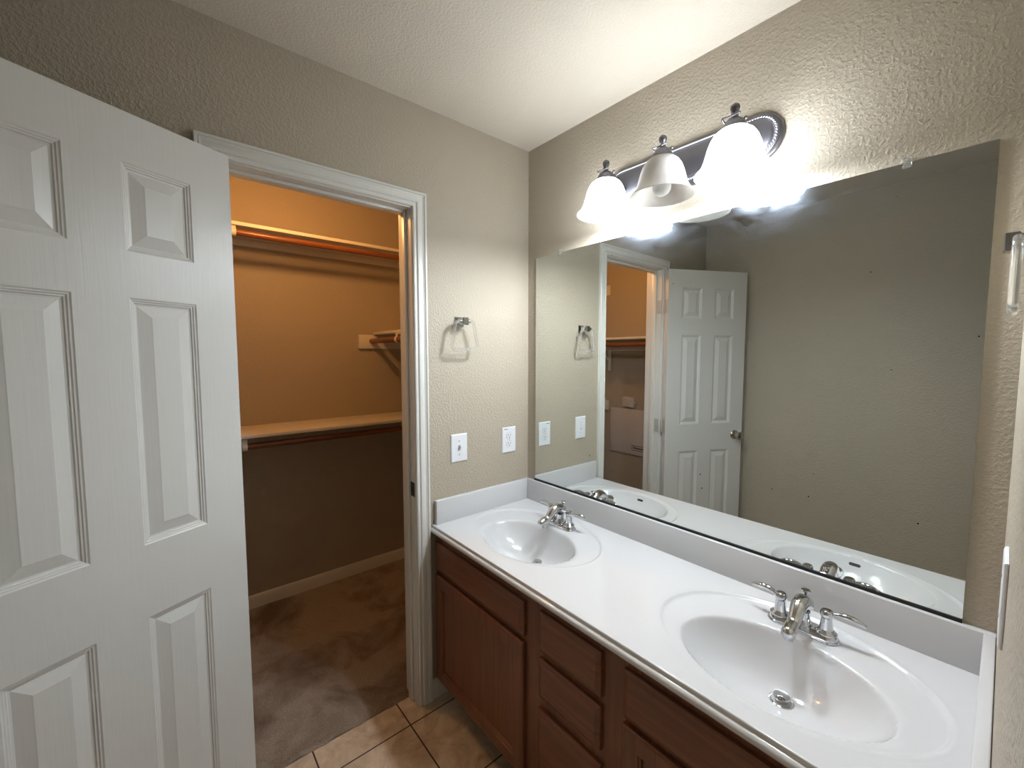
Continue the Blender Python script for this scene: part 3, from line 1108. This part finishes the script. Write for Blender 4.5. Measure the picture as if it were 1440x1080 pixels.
# ------------------------------------------------------------------ switch and outlet plates
def wall_plate(name, label, cat, origin, nrm, tang, kind):
    t = empty(name, origin)
    tag(t, label, cat)
    n, a, z = Vector(nrm), Vector(tang), Vector((0, 0, 1))

    def mp(u, h, d):
        return a * u + z * h + n * d

    def rect(hw, hh, d, cu=0, ch=0):
        return [mp(cu + u, ch + h, d) for u, h in ((-hw, -hh), (hw, -hh), (hw, hh), (-hw, hh))]

    def disc(r, d, cu, ch, nn=14, sy=1.0, flat=None):
        out = []
        for q in range(nn):
            x, y = r * math.cos(2 * PI * q / nn), r * sy * math.sin(2 * PI * q / nn)
            if flat:
                y = max(-flat, min(flat, y))
            out.append(mp(cu + x, ch + y, d))
        return out
    bm = bmesh.new()
    add_loops(bm, [rect(0.041, 0.061, 0.0005), rect(0.041, 0.061, 0.0025), rect(0.0395, 0.0595, 0.0045), rect(0.037, 0.057, 0.0055)])
    finish('cover_plate', bm, M['plate'], t, angle=20)
    if kind == 'blank':
        for dz in (-0.030, 0.030):
            bm = bmesh.new()
            add_loops(bm, [disc(0.0032, 0.0050, 0, dz), disc(0.0030, 0.0064, 0, dz)])
            finish('screw', bm, M['screw'], t)
    elif kind == 'switch':
        bm = bmesh.new()
        add_loops(bm, [rect(0.0052, 0.0120, 0.0050), rect(0.0052, 0.0120, 0.0058)])
        sl_ = finish('toggle_slot', bm, M['screw'], t)
        bm = bmesh.new()
        add_loops(bm, [rect(0.0042, 0.0080, 0.0050, 0, 0), rect(0.0036, 0.0055, 0.0165, 0, 0.0085), rect(0.0030, 0.0045, 0.0180, 0, 0.0090)])
        finish('toggle', bm, M['plate'], t)
        for dz in (-0.030, 0.030):
            bm = bmesh.new()
            add_loops(bm, [disc(0.0032, 0.0050, 0, dz), disc(0.0030, 0.0064, 0, dz)])
            finish('screw', bm, M['screw'], t)
    else:
        for dz in (-0.0195, 0.0195):
            bm = bmesh.new()
            add_loops(bm, [disc(0.0172, 0.0050, 0, dz, 32, 1.0, 0.0140), disc(0.0168, 0.0068, 0, dz, 32, 1.0, 0.0136)])
            rc_ = finish('receptacle', bm, M['plate'], t, angle=30)
            bm = bmesh.new()
            add_loops(bm, [rect(0.0011, 0.0045, 0.0060, -0.0063, dz + 0.0035), rect(0.0011, 0.0045, 0.0071, -0.0063, dz + 0.0035)])
            add_loops(bm, [rect(0.0011, 0.0038, 0.0060, 0.0063, dz + 0.0035), rect(0.0011, 0.0038, 0.0071, 0.0063, dz + 0.0035)])
            add_loops(bm, [disc(0.0027, 0.0060, 0, dz - 0.0075), disc(0.0027, 0.0071, 0, dz - 0.0075)])
            finish('slots', bm, M['dark'], rc_)
            bm = bmesh.new()
            for q in range(28):
                pass
            ringo = disc(0.0180, 0.0051, 0, dz, 32, 1.0, 0.0148)
            add_loops(bm, [ringo, disc(0.0180, 0.0057, 0, dz, 32, 1.0, 0.0148), disc(0.0172, 0.0058, 0, dz, 32, 1.0, 0.0140)])
            finish('receptacle_rim', bm, M['screw'], rc_)
        bm = bmesh.new()
        add_loops(bm, [disc(0.0026, 0.0050, 0, 0), disc(0.0024, 0.0062, 0, 0)])
        finish('screw', bm, M['screw'], t)
        # small printed mark at the upper corner
        bm = bmesh.new()
        for q, wd in enumerate((0.0020, 0.0026, 0.0018, 0.0026, 0.0022, 0.0026)):
            u = -0.0300 + 0.0038 * q
            add_loops(bm, [rect(wd * 0.6, 0.0019, 0.0052, u, 0.0515), rect(wd * 0.6, 0.0019, 0.00575, u, 0.0515)])
        finish('printed_mark', bm, M['ink'], t)
    return t


wall_plate('light_switch', 'white toggle switch plate on the wall beside the closet doorway', 'light switch', (0, -0.406, 1.073), (1, 0, 0), (0, 1, 0), 'switch')
wall_plate('power_outlet', 'white double outlet on the back wall next to the mirror corner', 'outlet', (0, -0.125, 1.072), (1, 0, 0), (0, 1, 0), 'outlet')
wall_plate('wall_plate', 'white blank cover plate seen edge-on on the right side wall', 'wall plate', (L, -0.47, 1.132), (-1, 0, 0), (0, -1, 0), 'blank')

# ------------------------------------------------------------------ closet shelves, rods, brackets
G_SH = 'white closet shelves'


def shelf(label, board, cleats):
    lo, hi = Vector(board[0]), Vector(board[1])
    t = empty('closet_shelf', ((lo.x + hi.x) / 2, (lo.y + hi.y) / 2, lo.z))
    tag(t, label, 'shelf', G_SH)
    reparent(t, box('shelf_board', lo, hi, M['shelfpaint'], None, 0.002, 2))
    for a, b in cleats:
        reparent(t, box('cleat', a, b, M['shelfpaint'], None, 0.0025, 2))
    return t


def rod(label, p0, p1, ends):
    p0, p1 = Vector(p0), Vector(p1)
    t = empty('closet_rod', (p0 + p1) / 2)
    tag(t, label, 'clothes rod', 'wooden closet rods')
    along_x = abs(p1.x - p0.x) > abs(p1.y - p0.y)
    reparent(t, tube('rod', [p0.lerp(p1, q / 6) for q in range(7)], 0.0165, M['rod'] if along_x else M['rody'], None, 20))
    d = (p1 - p0).normalized()
    for e, s in ends:
        p = p0 if e == 0 else p1
        dr = d if e == 0 else -d
        bm = bmesh.new()
        pts = [p + dr * 0.0005, p + dr * 0.006, p + dr * 0.0065, p + dr * 0.018]
        add_tube(bm, pts, [0.028, 0.028, 0.0205, 0.0200], 20)
        reparent(t, finish('rod_socket', bm, M['shelfpaint'], None, angle=40))
    return t


def bracket(label, wall_pt, nrm, z_under, depth, drop, zr):
    """stamped shelf-and-rod bracket: vertical leg on the wall, arm under the shelf, diagonal brace, hook for the rod"""
    n = Vector((nrm[0], nrm[1], 0))
    p = Vector(wall_pt)
    t = empty('shelf_bracket', (p.x, p.y, z_under - drop))
    tag(t, label, 'bracket', 'shelf brackets')
    side = Vector((-n.y, n.x, 0))

    def bar(nm, a, b, wdt, thk):
        a, b = Vector(a), Vector(b)
        d = (b - a).normalized()
        s2 = d.cross(side).normalized()
        bm = bmesh.new()
        add_loops(bm, [[q + side * (u * wdt) + s2 * (v * thk) for u, v in ((-1, -1), (1, -1), (1, 1), (-1, 1))] for q in (a, b)])
        o = finish(nm, bm, M['shelfpaint'])
        reparent(t, o)
        return o
    bar('wall_leg', (p.x + n.x * 0.004, p.y + n.y * 0.004, z_under - drop), (p.x + n.x * 0.004, p.y + n.y * 0.004, z_under - 0.001), 0.0125, 0.0035)
    tip = p + n * depth
    bar('arm', (p.x + n.x * 0.004, p.y + n.y * 0.004, z_under - 0.005), (tip.x, tip.y, z_under - 0.005), 0.0125, 0.004)
    bar('brace', (p.x + n.x * 0.006, p.y + n.y * 0.006, z_under - drop * 0.72), (p.x + n.x * depth * 0.72, p.y + n.y * depth * 0.72, z_under - 0.006), 0.006, 0.003)
    c = tip + Vector((0, 0, zr - p.z)) - n * 0.0
    hook = []
    for q in range(15):
        a = math.radians(70 - 250 * q / 14)
        hook.append(Vector((tip.x, tip.y, zr)) + n * (0.0195 * math.cos(a)) + Vector((0, 0, 0.0195 * math.sin(a))))
    hook = [Vector((tip.x, tip.y, z_under - 0.004)) + n * 0.010] + hook
    bm = bmesh.new()
    loops = []
    for i, q in enumerate(hook):
        tn = (hook[min(i + 1, len(hook) - 1)] - hook[max(i - 1, 0)]).normalized()
        s2 = tn.cross(side).normalized()
        loops.append([q + side * (u * 0.0115) + s2 * (v * 0.0018) for u, v in ((-1, -1), (1, -1), (1, 1), (-1, 1))])
    add_loops(bm, loops)
    reparent(t, finish('rod_hook', bm, M['shelfpaint'], None, angle=50))
    return t


CR = 0.008
XF = -0.112
# upper shelf on the back wall
zu = 2.110
shelf('white shelf high on the closet back wall, topmost of the two there', ((CX + 0.001, CL + 0.001, zu), (-0.938, CR - 0.001, zu + 0.018)),
      [((CX + 0.001, CL + 0.022, zu - 0.038), (CX + 0.019, CR - 0.022, zu - 0.0005)), ((CX + 0.001, CL + 0.001, zu - 0.090), (-0.847, CL + 0.019, zu - 0.0005)),
       ((CX + 0.001, CR - 0.019, zu - 0.090), (-0.847, CR - 0.001, zu - 0.0005))])
rod('brown wooden rod under the topmost closet shelf', (-0.952, CL + 0.0195, 2.0775), (-0.952, CR - 0.0195, 2.0775), [(0, 1), (1, 1)])
bracket('white bracket holding the topmost closet shelf and rod', (CX + 0.0195, -1.088, 2.0), (1, 0), zu, 0.254, 0.24, 2.0775)
# lower shelf on the back wall
zl = 1.059
shelf('white shelf at waist height on the closet back wall, lower of the two', ((CX + 0.001, CL + 0.001, zl), (-0.888, CR - 0.001, zl + 0.018)),
      [((CX + 0.001, CL + 0.022, zl - 0.038), (CX + 0.019, CR - 0.022, zl - 0.0005)), ((CX + 0.001, CR - 0.019, zl - 0.090), (-0.847, CR - 0.001, zl - 0.0005)),
       ((CX + 0.001, CL + 0.001, zl - 0.090), (-0.847, CL + 0.019, zl - 0.0005))])
rod('brown wooden rod under the waist-high closet shelf', (-0.925, CL + 0.0195, 1.013), (-0.925, CR - 0.0195, 1.013), [(0, 1), (1, 1)])
bracket('white bracket holding the waist-high closet shelf and rod', (CX + 0.0195, -1.083, 1.0), (1, 0), zl, 0.281, 0.24, 1.013)
# mid shelf on the right wall
zm = 1.609
shelf('white shelf on the closet right wall, its end seen past the door jamb', ((CX + 0.001, -0.294, zm), (XF, CR - 0.001, zm + 0.018)),
      [((CX + 0.001, -0.393, zm - 0.0915), (CX + 0.019, CR - 0.001, zm - 0.0005)), ((CX + 0.022, CR - 0.019, zm - 0.0915), (XF, CR - 0.001, zm - 0.0005))])
rod('brown wooden rod under the shelf on the closet right wall', (CX + 0.0195, -0.310, 1.5675), (XF, -0.310, 1.5675), [])
bracket('white bracket under the shelf on the closet right wall', (-0.80, CR - 0.0195, 1.5), (0, -1), zm, 0.298, 0.24, 1.5675)
# mid shelf on the left wall, seen in the mirror
zn = 1.604
shelf('white shelf on the closet left wall, seen only in the mirror', ((CX + 0.001, CL + 0.001, zn), (XF, -1.500, zn + 0.018)),
      [((CX + 0.022, CL + 0.001, zn - 0.090), (XF, CL + 0.019, zn - 0.0005)), ((CX + 0.001, CL + 0.001, zn - 0.090), (CX + 0.019, -1.400, zn - 0.0005))])
rod('brown wooden rod under the closet left shelf, seen only in the mirror', (CX + 0.0195, -1.515, 1.560), (XF, -1.515, 1.560), [(0, 1)])
bracket('white bracket under the closet left shelf, seen only in the mirror', (-0.835, CL + 0.0195, 1.5), (0, 1), zn, 0.265, 0.27, 1.560)

# ------------------------------------------------------------------ wiring enclosure and boxes on the closet left wall
pn = empty('wiring_panel', (-0.61, CL, 0.60))
tag(pn, 'pale wall-mounted wiring enclosure in the closet, seen in the mirror', 'panel')
reparent(pn, box('cover', (-0.823, CL + 0.0005, 0.595), (-0.385, CL + 0.014, 0.997), M['panel'], None, 0.003, 2))
for sx in (-0.800, -0.408):
    for sz in (0.625, 0.967):
        reparent(pn, lathe('screw', [(0.006, 0.0), (0.006, 0.002), (0.003, 0.003)], (sx, CL + 0.0135, sz), M['dark'], None, 14, axis='Y'))
for o in pn.children:
    if o.name.startswith('screw'):
        for v_ in o.data.vertices:
            v_.co.y = CL + 0.0135 + abs(v_.co.y - (CL + 0.0135))
bm = bmesh.new()
xa, xb, za, zb = -0.585, -0.445, 0.634, 0.680
for lo, hi in (((xa, za), (xb, za + 0.004)), ((xa, zb - 0.004), (xb, zb)), ((xa, za), (xa + 0.004, zb)), ((xb - 0.004, za), (xb, zb))):
    add_box(bm, (lo[0], CL + 0.0138, lo[1]), (hi[0], CL + 0.0148, hi[1]))
xx = xa + 0.018
for wd, hh in ((0.012, 0.020), (0.008, 0.014), (0.009, 0.014), (0.014, 0.014), (0.009, 0.014), (0.008, 0.014), (0.006, 0.018), (0.010, 0.014)):
    add_box(bm, (xx, CL + 0.0138, 0.650), (xx + wd, CL + 0.0148, 0.650 + hh))
    xx += wd + 0.003
lb = finish('badge', bm, M['ink'])
lb['label'] = 'dark outlined badge'
reparent(pn, lb)

b1 = empty('wall_box', (-0.63, CL, 1.015))
tag(b1, 'small pale box mounted above the wiring enclosure, seen in the mirror', 'utility box', 'small boxes on the closet left wall')
reparent(b1, box('case', (-0.687, CL + 0.0005, 1.015), (-0.572, CL + 0.026, 1.103), M['panel'], None, 0.003, 2))
reparent(b1, box('latch', (-0.572, CL + 0.0005, 1.040), (-0.556, CL + 0.012, 1.066), M['panel'], None, 0.002, 2))
reparent(b1, box('seam', (-0.632, CL + 0.0255, 1.017), (-0.6305, CL + 0.0263, 1.045), M['ink'], None))
b2 = empty('wall_box', (-0.91, CL, 0.96))
tag(b2, 'pale cover plate left of the wiring enclosure, seen in the mirror', 'utility box', 'small boxes on the closet left wall')
reparent(b2, box('case', (-0.962, CL + 0.0005, 0.962), (-0.854, CL + 0.012, 1.056), M['panel'], None, 0.003, 2))

# ------------------------------------------------------------------ closet ceiling lamp (above the door head)
cl_ = empty('closet_lamp', (-0.48, -0.90, H))
tag(cl_, 'bare warm bulb in a white porcelain holder on the closet ceiling', 'ceiling lamp')
reparent(cl_, lathe('lamp_base', [(0.056, 0.0), (0.056, -0.012), (0.045, -0.030), (0.028, -0.048), (0.024, -0.075), (0.020, -0.075)], (-0.48, -0.90, H), M['plate'], None, 32))
cb = lathe('light_bulb', [(0.0005, 2.190), (0.0120, 2.192), (0.0230, 2.199), (0.0300, 2.212), (0.0320, 2.225), (0.0295, 2.242), (0.0220, 2.268)], (-0.48, -0.90, 0), M['warmbulb'], None, 28)
cb['label'] = 'bare warm bulb'
reparent(cl_, cb)
reparent(cl_, lathe('bulb_collar', [(0.0220, 2.268), (0.0150, 2.300), (0.0140, H - 0.070)], (-0.48, -0.90, 0), M['bulb'], None, 28))
